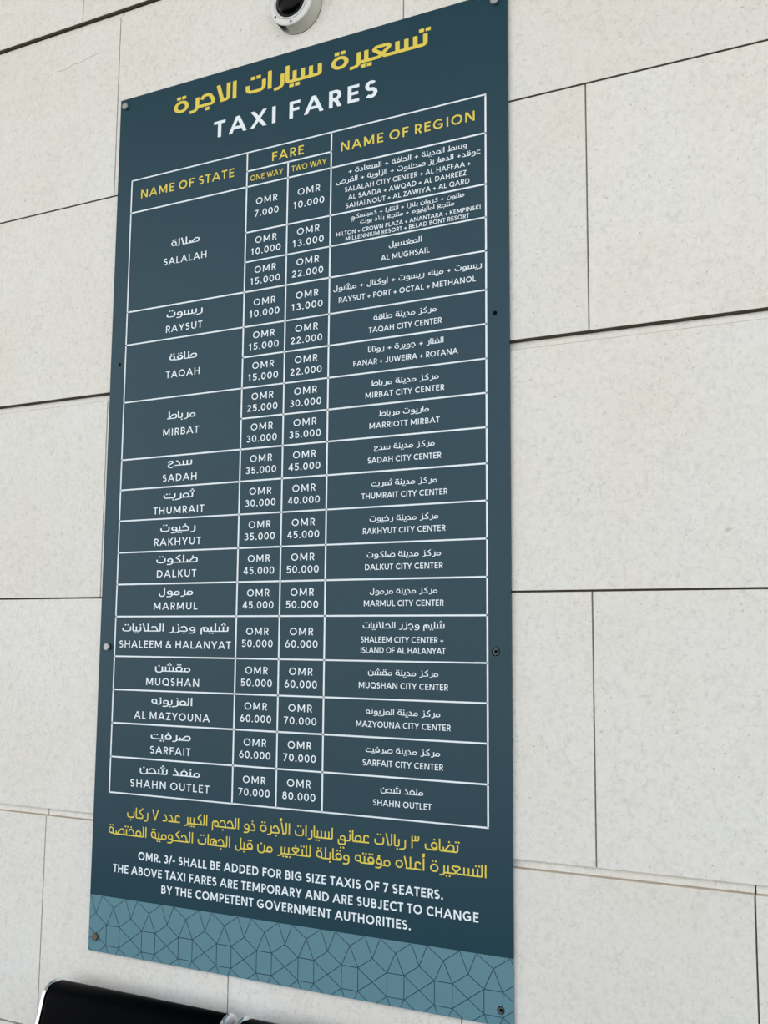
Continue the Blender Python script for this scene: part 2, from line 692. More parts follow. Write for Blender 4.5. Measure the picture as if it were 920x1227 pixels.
def stroke_mesh(bm, polys, x0, z0, size, y):
    """merge overlapping stroke pieces into one flat, non-overlapping sheet"""
    def area(p):
        return sum(p[i][0] * p[(i + 1) % len(p)][1] - p[(i + 1) % len(p)][0] * p[i][1] for i in range(len(p))) / 2
    tris = []
    for p in polys:
        for k in range(1, len(p) - 1):
            t = [p[0], p[k], p[k + 1]]
            A = area(t)
            if abs(A) < 1e-9:
                continue
            tris.append(t if A > 0 else [t[0], t[2], t[1]])
    # work on clusters that touch, so that one awkward letter cannot disturb the rest of its line
    tris.sort(key=lambda t: min(q[0] for q in t))
    clusters, edge = [], -1e9
    for t in tris:
        if min(q[0] for q in t) > edge + 1e-6:
            clusters.append([])
        clusters[-1].append(t)
        edge = max(edge, max(q[0] for q in t))
    for cl in clusters:
        for nudge in (0.0, 3e-5, -4e-5, 9e-5, -1.3e-4, 2.1e-4):
            verts, faces = [], []
            for i, t in enumerate(cl):
                j = nudge * math.sin(i * 12.9898)
                faces.append((len(verts), len(verts) + 1, len(verts) + 2))
                verts += [Vector((q[0] + j, q[1] + nudge * math.cos(i * 7.1))) for q in t]
            vo, _, fo, _, _, src = delaunay_2d_cdt(verts, [], faces, 0, 2e-6)
            fo = [f for f, o in zip(fo, src) if o]            # drop the counters and gaps between strokes
            got = sum(abs(area([(vo[i].x, vo[i].y) for i in f])) for f in fo)
            if got <= sum(area(t) for t in cl) * 1.002:
                break
        else:
            print('stroke union failed')
            vo = [v for v in verts]
            fo = faces
        vs = [bm.verts.new((x0 + q.x * size, y, z0 + q.y * size)) for q in vo]
        for f in fo:
            try:
                g = bm.faces.new([vs[i] for i in f])
            except ValueError:
                continue
            g.normal_update()
            if g.normal.y > 0:
                g.normal_flip()
        bmesh.ops.delete(bm, geom=[v for v in vs if not v.link_faces], context='VERTS')


def is_arabic(s):
    return any('\u0600' <= c <= '\u06ff' for c in s)


# ------------------------------------------------------------------ materials
def stone_material():
    m = bpy.data.materials.new('limestone')
    m.use_nodes = True
    nt = m.node_tree
    N, L = nt.nodes, nt.links
    b = N['Principled BSDF']
    b.inputs['Roughness'].default_value = 0.82
    b.inputs['Specular IOR Level'].default_value = 0.25
    tc = N.new('ShaderNodeTexCoord')
    geo = N.new('ShaderNodeNewGeometry')
    # each slab is an island: shift the grain and the tone per slab
    comb = N.new('ShaderNodeVectorMath'); comb.operation = 'MULTIPLY_ADD'
    cx = N.new('ShaderNodeCombineXYZ')
    mul = N.new('ShaderNodeMath'); mul.operation = 'MULTIPLY'; mul.inputs[1].default_value = 37.0
    L.new(geo.outputs['Random Per Island'], mul.inputs[0])
    for k in range(3):
        L.new(mul.outputs[0], cx.inputs[k])
    comb.inputs[1].default_value = (1, 1, 1)
    L.new(tc.outputs['Object'], comb.inputs[0])
    L.new(cx.outputs[0], comb.inputs[2])
    vec = comb.outputs[0]

    def noise(scale, detail, rough=0.55, dist=0.0):
        n = N.new('ShaderNodeTexNoise')
        n.inputs['Scale'].default_value = scale
        n.inputs['Detail'].default_value = detail
        n.inputs['Roughness'].default_value = rough
        n.inputs['Distortion'].default_value = dist
        L.new(vec, n.inputs['Vector'])
        return n

    def ramp(src, *stops):
        r = N.new('ShaderNodeValToRGB')
        e = r.color_ramp.elements
        e[0].position, e[0].color = stops[0][0], stops[0][1]
        e[1].position, e[1].color = stops[-1][0], stops[-1][1]
        for pos, c in stops[1:-1]:
            q = e.new(pos); q.color = c
        L.new(src, r.inputs['Fac'])
        return r

    def mix(a, bb, fac, mode='MIX'):
        x = N.new('ShaderNodeMix'); x.data_type = 'RGBA'; x.blend_type = mode
        if isinstance(fac, float):
            x.inputs['Factor'].default_value = fac
        else:
            L.new(fac, x.inputs['Factor'])
        for s, i in ((a, 'A'), (bb, 'B')):
            sock = [q for q in x.inputs if q.name == i and q.type == 'RGBA'][0]
            if isinstance(s, tuple):
                sock.default_value = s
            else:
                L.new(s, sock)
        return [q for q in x.outputs if q.type == 'RGBA'][0]

    g = lambda v: (v, v, v, 1)
    cloud = ramp(noise(3.2, 3).outputs['Fac'], (0.30, srgb(230, 226, 217)), (0.70, srgb(232, 231, 227)))
    fine = ramp(noise(105, 5, .65, .8).outputs['Fac'], (0.30, g(.80)), (0.47, g(.985)), (0.60, g(1.0)), (0.72, g(1.10)))
    col = mix(cloud.outputs['Color'], fine.outputs['Color'], 0.70, 'MULTIPLY')
    mott = ramp(noise(38, 4, .6, 2.2).outputs['Fac'], (0.34, g(.90)), (0.46, g(.995)), (0.66, g(1.04)))
    col = mix(col, mott.outputs['Color'], 0.70, 'MULTIPLY')
    # small shell-like pits and flecks, gathered in patches
    pits = ramp(noise(60, 3, .5, 3.4).outputs['Fac'], (0.315, g(1.0)), (0.36, g(0.0)))
    patch = ramp(noise(7, 2).outputs['Fac'], (0.48, g(0.0)), (0.62, g(1.0)))
    pf = N.new('ShaderNodeMath'); pf.operation = 'MULTIPLY'
    L.new(pits.outputs['Color'], pf.inputs[0]); L.new(patch.outputs['Color'], pf.inputs[1])
    pf2 = N.new('ShaderNodeMath'); pf2.operation = 'MULTIPLY'; pf2.inputs[1].default_value = 0.50
    L.new(pf.outputs[0], pf2.inputs[0])
    col = mix(col, srgb(168, 163, 156), pf2.outputs[0])
    dots = ramp(noise(170, 2, .4).outputs['Fac'], (0.255, g(1.0)), (0.285, g(0.0)))
    d2 = N.new('ShaderNodeMath'); d2.operation = 'MULTIPLY'; d2.inputs[1].default_value = 0.4
    L.new(dots.outputs['Color'], d2.inputs[0])
    col = mix(col, srgb(140, 134, 128), d2.outputs[0])
    tone = ramp(geo.outputs['Random Per Island'], (0.0, g(.965)), (1.0, g(1.0)))
    col = mix(col, tone.outputs['Color'], 1.0, 'MULTIPLY')
    L.new(col, b.inputs['Base Color'])
    bp = N.new('ShaderNodeBump')
    bp.inputs['Strength'].default_value = 0.12
    bp.inputs['Distance'].default_value = 0.003
    L.new(fine.outputs['Color'], bp.inputs['Height'])
    L.new(bp.outputs['Normal'], b.inputs['Normal'])
    return m


M_STONE = stone_material()
M_BACK = noisy(material('dark_joint_fill', srgb(66, 60, 50), 0.95, spec=.1), 30, .15)
M_LEDGE = noisy(material('dusty_ledge', srgb(188, 176, 158), 0.95, spec=.1), 40, .2)
M_CRACK = material('crack', srgb(150, 145, 138), 0.95, spec=.1)
M_FLOOR = noisy(material('dark_floor_tile', srgb(84, 84, 86), 0.6), 12, .08, rough_amt=.1)
M_PAVE = noisy(material('pale_paving', srgb(176, 172, 165), 0.8), 6, .06)
M_SOFFIT = noisy(material('soffit_paint', srgb(205, 202, 194), 0.8), 4, .02)
M_PANEL = noisy(material('dark_teal_panel', srgb(13, 58, 73), 0.33, spec=.34), 3, .02)
M_BAND = noisy(material('pale_teal_band', srgb(96, 138, 151), 0.34, spec=.34), 3, .02)
M_WHITE = material('white_print', srgb(234, 244, 250), 0.45)
M_YELLOW = material('yellow_print', srgb(227, 207, 78), 0.45)
M_INK = material('dark_teal_print', srgb(34, 70, 86), 0.45)
M_STEEL = noisy(material('brushed_steel', srgb(168, 170, 170), 0.42, metal=.75), 60, .05)
M_BRONZE = noisy(material('tarnished_bolt', srgb(112, 108, 98), 0.5, metal=.6), 60, .08)
M_HOLE = material('hole_shadow', srgb(14, 18, 20), 0.9, spec=.1)
M_RING = noisy(material('scuffed_socket', srgb(92, 100, 104), 0.55, metal=.3), 90, .15)
M_CAMWHITE = noisy(material('white_camera_plastic', srgb(226, 227, 226), 0.45), 20, .01)
M_CAMGREY = noisy(material('grey_camera_base', srgb(196, 196, 186), 0.5), 20, .01)
M_DOME = material('smoked_dome', srgb(3, 3, 4), 0.16, spec=.12)
M_DARK = material('black_plastic', srgb(30, 31, 33), 0.6)
M_COLLAR = material('dark_rubber', srgb(20, 21, 23), 0.5, spec=.2)
M_MARK = material('grey_print', srgb(120, 122, 122), 0.6)
M_LEATHER = noisy(material('black_leather', srgb(2, 3, 5), 0.42, spec=.02), 140, .12, bump=.05, rough_amt=.05)
M_CHROME = material('chrome', srgb(232, 235, 238), 0.07, metal=1.0)
M_BEAM = noisy(material('dark_beam_paint', srgb(38, 39, 42), 0.45), 20, .05)


# ------------------------------------------------------------------ the setting
WALL_Y = 0.008
def build_wall():
    J = [3.1022, 2.6172, 2.1258, 1.6403, 1.1510]            # joints seen in the photo, top to bottom
    zs = [4.568, 4.080, 3.590] + J + [0.663, 0.175]
    joints = {                                              # vertical joints per course, named by the course's upper joint
        3.590: (-0.187, 0.786), 3.1022: (-0.0595, 0.787), 2.6172: (1.1207, 0.787), 2.1258: (-0.0535, 0.786),
        1.6403: (1.1190, 0.786), 1.1510: (-0.1920, 0.526), 0.663: (0.07, 0.526), 4.080: (0.2, 0.786), 0.175: (-0.19, 0.526)}
    x_min, x_max = -13.0, 13.0
    bm = bmesh.new()
    vgap = 0.0032
    gaps = {3.1022: .0058, 2.6172: .0042, 2.1258: .0042, 1.6403: .0042, 1.1510: .0012}
    back = WALL_Y + 0.034
    step_y, step_z = WALL_Y + .0085, .0150
    for i, z1 in enumerate(zs):
        z0 = zs[i + 1] if i + 1 < len(zs) else 0.0
        x0, step = joints.get(z1, (0.3, 0.786))
        cuts = []
        x = x0 - math.ceil((x0 - x_min) / step) * step
        while x < x_max:
            cuts.append(x)
            x += step
        rebate = (i % 2 == 1)                               # every other course has its upper edge set back in a step
        top = z1 - gaps.get(z1, .0045) / 2
        bot = z0 + gaps.get(z0, .0045) / 2
        if rebate:
            prof = [(WALL_Y, bot), (WALL_Y, top - step_z - .0012), (WALL_Y + .0012, top - step_z), (step_y, top - step_z + .001), (step_y, top), (back, top), (back, bot)]
        else:
            prof = [(WALL_Y, bot), (WALL_Y, top), (back, top), (back, bot)]
        for a, b_ in zip(cuts[:-1], cuts[1:]):
            A = [bm.verts.new((a + vgap / 2, y, z)) for y, z in prof]
            B = [bm.verts.new((b_ - vgap / 2, y, z)) for y, z in prof]
            n = len(prof)
            for k in range(n):
                f = bm.faces.new((A[k], B[k], B[(k + 1) % n], A[(k + 1) % n]))
                if rebate and k in (1, 2):
                    f.material_index = 1                    # dust-stained ledge
            bm.faces.new(A)
            bm.faces.new(list(reversed(B)))
    bmesh.ops.recalc_face_normals(bm, faces=bm.faces[:])
    o = link_bm('wall_back', bm, [M_STONE, M_LEDGE])
    o['kind'] = 'structure'
    o['label'] = 'pale limestone slab wall with open joints behind the sign'
    # dark sheet and bars filling the joints
    bm = bmesh.new()
    box(bm, x_min, x_max, WALL_Y + .012, back + .12, 0.0, 4.57)
    for z in J[:4]:
        g = gaps[z]
        box(bm, x_min, x_max, WALL_Y + .0016, WALL_Y + .02, z - g / 2, z + g / 2)
    link_bm('dark_joint_fill', bm, M_BACK, parent=o)
    # hairline crack in the upper left slab
    bm = bmesh.new()
    pts = [(-.2635, 2.9905), (-.235, 2.990), (-.214, 2.9975), (-.190, 2.996), (-.160, 3.003), (-.125, 3.006)]
    stroke_mesh(bm, strip(pts, .0011), 0, 0, 1, WALL_Y - .0002)
    link_bm('hairline_crack', bm, M_CRACK, parent=o)
    return o


build_wall()
bm = bmesh.new()
box(bm, -13, 13, -4.6, 0.16, -0.08, 0.0)
fl = link_bm('floor', bm, M_FLOOR)
fl['kind'] = 'structure'
bm = bmesh.new()
box(bm, -40, 40, -45, -4.6, -0.09, -0.005)
fl = link_bm('floor_outside', bm, M_PAVE)
fl['kind'] = 'structure'
bm = bmesh.new()  # unseen canopy added to block the sun, its depth set for the light
box(bm, -13, 13, -3.5, 0.16, 4.57, 4.80)
ce = link_bm('unseen_canopy', bm, M_SOFFIT)
ce['kind'] = 'structure'

# ------------------------------------------------------------------ the sign
BX0, BX1, BZ0, BZ1 = -0.0412, 0.9648, 0.8567, 2.8542
BAND_Z = 0.9770
PLATE_T = 0.0045
sign = bpy.data.objects.new('fare_sign', None)
COL.objects.link(sign)
sign.empty_display_size = 0.1
sign['label'] = 'tall dark teal taxi fares board in Arabic and English bolted to stone wall'
sign['category'] = 'sign'

HOLES = [(-0.0137, 2.1893, .0040), (0.9357, 2.1843, .0044), (0.9341, 1.5275, .0085), (0.9406, 0.8841, .0075)]


def plate(name, z0, z1, mat):
    """sign plate with drilled holes"""
    bm_ = bmesh.new()
    box(bm_, BX0, BX1, 0.0, PLATE_T, z0, z1)
    o = link_bm(name, bm_, mat)
    holes = [h for h in HOLES if z0 < h[1] < z1]
    cb = bmesh.new()
    for x, z, r in holes:
        lathe(cb, [(r, -.01), (r, .02)], (x, 0, z), (0, 1, 0), 24, True, True)
    cut = link_bm('cutter', cb, mat)
    md = o.modifiers.new('holes', 'BOOLEAN')
    md.operation = 'DIFFERENCE'
    md.solver = 'EXACT'
    md.object = cut
    dg = bpy.context.evaluated_depsgraph_get()
    me = bpy.data.meshes.new_from_object(o.evaluated_get(dg))
    o.modifiers.clear()
    old = o.data
    o.data = me
    me.name = name
    bpy.data.meshes.remove(old)
    cm = cut.data
    bpy.data.objects.remove(cut)
    bpy.data.meshes.remove(cm)
    for f in o.data.polygons:
        f.use_smooth = False
    o.parent = sign
    return o


plate('panel', BAND_Z, BZ1, M_PANEL)
band = plate('pattern_band', BZ0, BAND_Z, M_BAND)
band['label'] = 'pale blue band of line pattern along the foot of the sign'

INK_Y = -0.0004


def clip_seg(a, b, z0, z1, x0, x1):
    t0, t1 = 0.0, 1.0
    d = (b[0] - a[0], b[1] - a[1])
    for p, q in ((-d[0], a[0] - x0), (d[0], x1 - a[0]), (-d[1], a[1] - z0), (d[1], z1 - a[1])):
        if abs(p) < 1e-12:
            if q < 0:
                return None
            continue
        r = q / p
        if p < 0:
            t0 = max(t0, r)
        else:
            t1 = min(t1, r)
    if t0 >= t1:
        return None
    return ((a[0] + d[0] * t0, a[1] + d[1] * t0), (a[0] + d[0] * t1, a[1] + d[1] * t1))


def build_pattern():
    zc = 0.8944
    per = 0.09982
    segs = []
    for k in range(-2, 12):
        c = 0.0279 + k * per
        hw = 0.0183
        for s in (1, -1):
            zr = zc + s * .0219
            za = zc + s * .0603
            zn = zc + s * .0434
            zt = zc + s * .0826
            A, B = (c - hw, zr), (c + hw, zr)
            ap = (c, za)
            nd, nd_l = (c + per / 2, zn), (c - per / 2, zn)
            segs += [(A, B), (A, ap), (B, ap), (B, nd), (A, nd_l), (A, (c - per / 2, zc)), (B, (c + per / 2, zc))]
            tl, tr = (c - per / 2 + .0165, zt), (c + per / 2 - .0165, zt)
            segs += [(ap, tl), (ap, tr), (tl, nd_l), (tr, nd)]
        segs += [((c - hw, zc - .0219), (c - hw, zc + .0219)), ((c + hw, zc - .0219), (c + hw, zc + .0219))]
    bm_ = bmesh.new()
    lw = 0.0015
    quads = []
    for a, b in segs:
        cl = clip_seg(a, b, BZ0 + .0008, BAND_Z - .0008, BX0 + .0008, BX1 - .0008)
        if cl:
            quads += strip(list(cl), lw)
    stroke_mesh(bm_, quads, 0, 0, 1, INK_Y)
    link_bm('line_pattern', bm_, M_INK, parent=band)


build_pattern()

# the ruled table
ROW = [2.559, 2.4513, 2.3828, 2.3137, 2.2335, 2.1650, 2.0955, 2.0270, 1.9590, 1.8878, 1.8155, 1.7424, 1.6692, 1.5958,
       1.5060, 1.4315, 1.3570, 1.2818, 1.2035]
TOP, SUBHEAD = 2.6400, 2.5955
CL, C2, C3, C4, CR = 0.0035, 0.3390, 0.4487, 0.5590, 0.9172


def build_table():
    bm_ = bmesh.new()
    lw = 0.0034
    quads = []
    def hl(z, x0, x1):
        quads.append([(x0 - lw / 2, z - lw / 2), (x1 + lw / 2, z - lw / 2), (x1 + lw / 2, z + lw / 2), (x0 - lw / 2, z + lw / 2)])
    def vl(x, z0, z1, k=1.0):
        l = lw * k
        quads.append([(x - l / 2, z0), (x + l / 2, z0), (x + l / 2, z1), (x - l / 2, z1)])
    full = {0, 3, 4, 6, 8, 9, 10, 11, 12, 13, 14, 15, 16, 17, 18}
    hl(TOP, CL, CR)
    hl(SUBHEAD, C2, C4)
    for i, z in enumerate(ROW):
        hl(z, CL if i in full else C2, CR)
    for x in (CL, C2, C4, CR):
        vl(x, ROW[-1], TOP, 1.1)
    vl(C3, ROW[-1], SUBHEAD, 1.1)
    stroke_mesh(bm_, quads, 0, 0, 1, INK_Y)
    link_bm('table_lines', bm_, M_WHITE, parent=sign)


build_table()


def lettering(name, lines, mat, label=None, parent=sign, words=False):
    """lines: (text, centre x, baseline z, cap height, width in metres or None, weight)"""
    sheets = []
    for s, cx, z, cap, wid, wt in lines:
        if is_arabic(s):
            polys, wd = arabic_polys(s, wt, wid / cap if wid else None)
        else:
            polys, wd = latin_polys(s, wt, wid / cap if wid else None)
        sheets.append((polys, cx - wd * cap / 2, z, cap))
    if words:                                    # widely spaced title: every word is a part of its own
        polys, x, z, cap = sheets[0]
        polys = sorted(polys, key=lambda p: min(q[0] for q in p))
        groups, edge = [], -9
        for p in polys:
            if min(q[0] for q in p) > edge + .30:
                groups.append([])
            groups[-1].append(p)
            edge = max(edge, max(q[0] for q in p))
        for g in groups:
            bm_ = bmesh.new()
            stroke_mesh(bm_, g, x, z, cap, INK_Y)
            link_bm(name, bm_, mat, parent=parent)['label'] = label
        return
    bm_ = bmesh.new()
    for polys, x, z, cap in sheets:
        stroke_mesh(bm_, polys, x, z, cap, INK_Y)
    o = link_bm(name, bm_, mat, parent=parent)
    if label:
        o['label'] = label
    return o


# titles and headings
lettering('arabic_title_word', [('تسعيرة سيارات الاجرة', 0.4598, 2.7798, .0425, .6715, .165)], M_YELLOW, 'yellow word of the Arabic title', words=True)
lettering('english_title_word', [('TAXI FARES', 0.4568, 2.6952, .0395, .4279, .185)], M_WHITE, 'large white word of the title TAXI FARES', words=True)
lettering('column_heading', [('NAME OF STATE', .1682, 2.5908, .0206, .2703, .152)], M_YELLOW, 'yellow heading NAME OF STATE')
lettering('column_heading', [('FARE', .4476, 2.6060, .0206, .0824, .152)], M_YELLOW, 'yellow heading FARE')
lettering('column_heading', [('ONE WAY', .3925, 2.5708, .0130, .0876, .14)], M_YELLOW, 'yellow heading ONE WAY')
lettering('column_heading', [('TWO WAY', .5030, 2.5706, .0130, .0894, .14)], M_YELLOW, 'yellow heading TWO WAY')
lettering('column_heading', [('NAME OF REGION', .7387, 2.5905, .0210, .3104, .152)], M_YELLOW, 'yellow heading NAME OF REGION')

STATES = [
    ('صلالة', .0813, 2.4543, 'SALALAH', .1235, 2.4123), ('ريسوت', .1032, 2.2844, 'RAYSUT', .1037, 2.2487),
    ('طاقة', .0784, 2.1808, 'TAQAH', .0957, 2.1409), ('مرباط', .0804, 2.0443, 'MIRBAT', .1009, 2.0060),
    ('سدح', .0691, 1.9350, 'SADAH', .0959, 1.9003), ('ثمريت', .0869, 1.8610, 'THUMRAIT', .1427, 1.8265),
    ('رخيوت', .0984, 1.7860, 'RAKHYUT', .1306, 1.7548), ('ضلكوت', .1155, 1.7150, 'DALKUT', .1102, 1.6832),
    ('مرمول', .0958, 1.6430, 'MARMUL', .1217, 1.6110), ('شليم وجزر الحلانيات', .2951, 1.5625, 'SHALEEM & HALANYAT', .3097, 1.5257),
    ('مقشن', .0981, 1.4742, 'MUQSHAN', .1459, 1.4437), ('المزيونه', .1129, 1.4018, 'AL MAZYOUNA', .2084, 1.3691),
    ('صرفيت', .1099, 1.3265, 'SARFAIT', .1115, 1.2951), ('منفذ شحن', .1655, 1.2510, 'SHAHN OUTLET', .2165, 1.2199)]
for i, (ar, aw, az, la, lw_, lz) in enumerate(STATES):
    cx = .1700 if i == 0 else (.1738 if i < 9 else .1715)
    lettering('arabic_state_name', [(ar, cx, az, .0178, aw, .122)], M_WHITE)
    lettering('english_state_name', [(la, cx, lz, .0163, lw_, .148)], M_WHITE, 'white state name %s' % la)

FARES = [(7, 10), (10, 13), (15, 22), (10, 13), (15, 22), (15, 22), (25, 30), (30, 35), (35, 45), (30, 40), (35, 45),
         (45, 50), (45, 50), (50, 60), (50, 60), (60, 70), (60, 70), (70, 80)]
for i, pair in enumerate(FARES):
    mid = (ROW[i] + ROW[i + 1]) / 2
    du, dd = (.0080, -.0214) if i == 0 else (.0057, -.0207)
    for name, cx, v in (('one_way_fare', .3940, pair[0]), ('two_way_fare', .5038, pair[1])):
        lettering(name, [('OMR', cx, mid + du - .0003, .0153, .0572, .142), ('%d.000' % v, cx, mid + dd + .0004, .0153, .0786 if v > 9 else .0640, .142)], M_WHITE)

RX = .7385
RC = .0119
def city(ar, aw, az, la, lw_, lz):
    return [('مركز مدينة ' + ar, RX, az, .0124, aw, .122), (la + ' CITY CENTER', RX, lz, RC, lw_, .152)]
REGIONS = [
    [('وسط المدينة + الحافة + السعادة +', .740, 2.5370, .0122, .2744, .122), ('عوقد+ الدهاريز صحلنوت + الزاوية + القرض', .7394, 2.5180, .0122, .3339, .122),
     ('SALALAH CITY CENTER + AL HAFFAA +', .7391, 2.4972, .0110, .2908, .150), ('AL SAADA + AWQAD + AL DAHREEZ', .739, 2.4786, .0110, .2735, .150),
     ('SAHALNOUT + AL ZAWIYA + AL QARD', .7395, 2.4603, .0110, .2856, .150)],
    [('هلتون + كروان بلازا + انتتارا + كمبنسكي', .7403, 2.4348, .0099, .2622, .122), ('منتجع امالينيوم + منتجع بلاد بونت', .7408, 2.4206, .0099, .2174, .122),
     ('HILTON + CROWN PLAZA + ANANTARA + KEMPINSKI', .7404, 2.4018, .0091, .3309, .155), ('MILLENNIUM RESORT + BELAD BONT RESORT', .7396, 2.3885, .0091, .2841, .155)],
    [('المغسيل', .739, 2.3566, .0124, .076, .122), ('AL MUGHSAIL', .7384, 2.3306, RC, .1116, .152)],
    [('ريسوت + ميناء ريسوت + اوكتال + ميثانول', .7387, 2.2817, .0124, .339, .122), ('RAYSUT + PORT + OCTAL + METHANOL', .7392, 2.2547, RC, .313, .152)],
    city('طاقة', .1441, 2.2056, 'TAQAH', .1662, 2.1799),
    [('الفنار + جويرة + روتانا', .7400, 2.1389, .0124, .1711, .122), ('FANAR + JUWEIRA + ROTANA', .7385, 2.1125, RC, .237, .152)],
    city('مرباط', .1537, 2.0667, 'MIRBAT', .1782, 2.0421),
    [('ماريوت مرباط', .7374, 2.0019, .0124, .1135, .122), ('MARRIOTT MIRBAT', .7384, 1.9773, RC, .1582, .152)],
    city('سدح', .1365, 1.9318, 'SADAH', .1649, 1.9058),
    city('ثمريت', .1473, 1.8580, 'THUMRAIT', .1921, 1.8327),
    city('رخيوت', .1533, 1.7857, 'RAKHYUT', .1838, 1.7607),
    city('ضلكوت', .1643, 1.7129, 'DALKUT', .1725, 1.6876),
    city('مرمول', .1495, 1.6396, 'MARMUL', .1763, 1.6148),
    [('شليم وجزر الحلانيات', RX, 1.5707, .0134, .1798, .122), ('SHALEEM CITY CENTER +', .7350, 1.5424, RC, .1823, .152), ('ISLAND OF AL HALANYAT', .7374, 1.5216, RC, .1862, .152)],
    city('مقشن', .1541, 1.4781, 'MUQSHAN', .1956, 1.4525),
    city('المزيونه', .1625, 1.4016, 'MAZYOUNA', .2061, 1.3763),
    city('صرفيت', .1618, 1.3276, 'SARFAIT', .1749, 1.3014),
    [('منفذ شحن', .7381, 1.2517, .0124, .0928, .122), ('SHAHN OUTLET', RX, 1.2261, RC, .1265, .152)]]
for lines in REGIONS:
    lettering('region_name', lines, M_WHITE)

lettering('arabic_notice', [('تضاف ٣ ريالات عماني لسيارات الأجرة ذو الحجم الكبير عدد ٧ ركاب', .4586, 1.1523, .0236, .8027, .112),
                            ('التسعيرة أعلاه مؤقته وقابلة للتغيير من قبل الجهات الحكومية المختصة', .4598, 1.1130, .0236, .9076, .112)], M_YELLOW,
          'two lines of yellow Arabic notice')
lettering('english_notice', [('OMR. 3/- SHALL BE ADDED FOR BIG SIZE TAXIS OF 7 SEATERS.', .4592, 1.0643, .0176, .7331, .178),
                             ('THE ABOVE TAXI FARES ARE TEMPORARY AND ARE SUBJECT TO CHANGE', .4600, 1.0319, .0176, .8753, .178),
                             ('BY THE COMPETENT GOVERNMENT AUTHORITIES.', .4590, 1.0007, .0176, .5990, .178)], M_WHITE,
          'three lines of bold white English notice')


# fixings
def bolt(x, z, mat, label):
    bm_ = bmesh.new()
    lathe(bm_, [(.0048, .006), (.0048, -.0015), (.0078, -.0015), (.0082, -.0025), (.0082, -.0062), (.0072, -.0074), (0, -.0076)],
          (x, 0, z), (0, 1, 0), 28)
    o = link_bm('mounting_bolt', bm_, mat, parent=sign, smooth=False)
    o['label'] = label


bolt(-0.0236, 2.8342, M_STEEL, 'round steel bolt cap at upper left corner')
bolt(0.9389, 2.8336, M_STEEL, 'round steel bolt cap at upper right corner')
bolt(-0.0166, 1.5271, M_STEEL, 'round steel bolt cap at left edge')
bolt(-0.0196, 0.8883, M_BRONZE, 'tarnished bolt cap at lower left corner')


def socket(x, z, r, ring):
    bm_ = bmesh.new()
    lathe(bm_, [(r * .97, .0076), (r * .97, .0040), (0, .0040)] if not ring else [(r * .97, .0076), (r * .97, .0046), (0, .0046)],
          (x, 0, z), (0, 1, 0), 24)
    o = link_bm('bolt_hole', bm_, M_HOLE, parent=sign)
    if ring:
        b2 = bmesh.new()
        ro, ri = r * .74, r * .42
        lathe(b2, [(ro, .0046), (ro, .0006), (ro * .92, -.0004), (ri * 1.08, -.0004), (ri, .0006), (ri, .0046)], (x, 0, z), (0, 1, 0), 28)
        q = link_bm('threaded_sleeve', b2, M_RING, parent=o, smooth=False)
        q['label'] = 'grey threaded sleeve left without its cap'


for k, (x, z, r) in enumerate(HOLES):
    socket(x, z, r, k >= 2)

# ------------------------------------------------------------------ dome security camera above the sign
CX, CZ = 0.4654, 2.9549
dome = bpy.data.objects.new('security_camera', None)
COL.objects.link(dome)
dome.location = (CX, WALL_Y, CZ)
dome.empty_display_size = 0.05
dome['label'] = 'small white dome security camera mounted on wall above sign'
dome['category'] = 'camera'
OUT = (0, -1, 0)


def part(name, bm_, mat, parent=dome, smooth=True, label=None):
    o = link_bm(name, bm_, mat, parent=parent, smooth=smooth)
    if label:
        o['label'] = label
    return o


bm = bmesh.new()
lathe(bm, [(.0585, 0), (.0587, .0016), (.0575, .0017)], (0, 0, 0), OUT, 64)
part('gasket', bm, M_DARK)
# base shell with a cable notch low on the left
bm = bmesh.new()
prof = [(.0583, .0017), (.0580, .0080), (.0560, .0300), (.0552, .0338)]
n = 72
ax_u, ax_v = Vector((1, 0, 0)), Vector((0, 0, 1))
grid = []
for r, h in prof:
    grid.append([bm.verts.new(Vector((0, -h, 0)) + (ax_u * math.cos(2 * PI * k / n) + ax_v * math.sin(2 * PI * k / n)) * r) for k in range(n)])
for i in range(len(prof) - 1):
    for k in range(n):
        a = 360.0 * (k + .5) / n
        if 232 < a < 254 and i >= 1:
            continue
        bm.faces.new((grid[i][k], grid[i][(k + 1) % n], grid[i + 1][(k + 1) % n], grid[i + 1][k]))
bmesh.ops.recalc_face_normals(bm, faces=bm.faces[:])
shell = part('base_shell', bm, M_CAMGREY, label='pale grey round camera base')
bm = bmesh.new()
lathe(bm, [(.0500, .0020), (.0490, .0330)], (0, 0, 0), OUT, 48)
part('inner_core', bm, M_DARK)
bm = bmesh.new()
lathe(bm, [(.0552, .0330), (.0556, .0345), (.0548, .0362), (.0430, .0378), (.0425, .0372), (.0418, .0380), (.0382, .0385), (.0376, .0370)], (0, 0, 0), OUT, 64)
part('front_ring', bm, M_CAMWHITE)
bm = bmesh.new()
lathe(bm, [(.0378, .0365), (.0370, .0392), (.0345, .0402), (.0320, .0398)], (0, 0, 0), OUT, 64)
part('dome_collar', bm, M_COLLAR)
bm = bmesh.new()
lathe(bm, [(.0424, .0370), (.0424, .0382), (.0418, .0382), (.0418, .0370)], (0, 0, 0), OUT, 64)
part('ring_groove', bm, M_MARK)
bm = bmesh.new()
Rr = .0328
lathe(bm, [(Rr * math.cos(math.radians(a)), .0385 + .017 * math.sin(math.radians(a))) for a in range(0, 90, 6)] + [(0, .0555)], (0, 0, 0), OUT, 64)
part('dome_cover', bm, M_DOME)
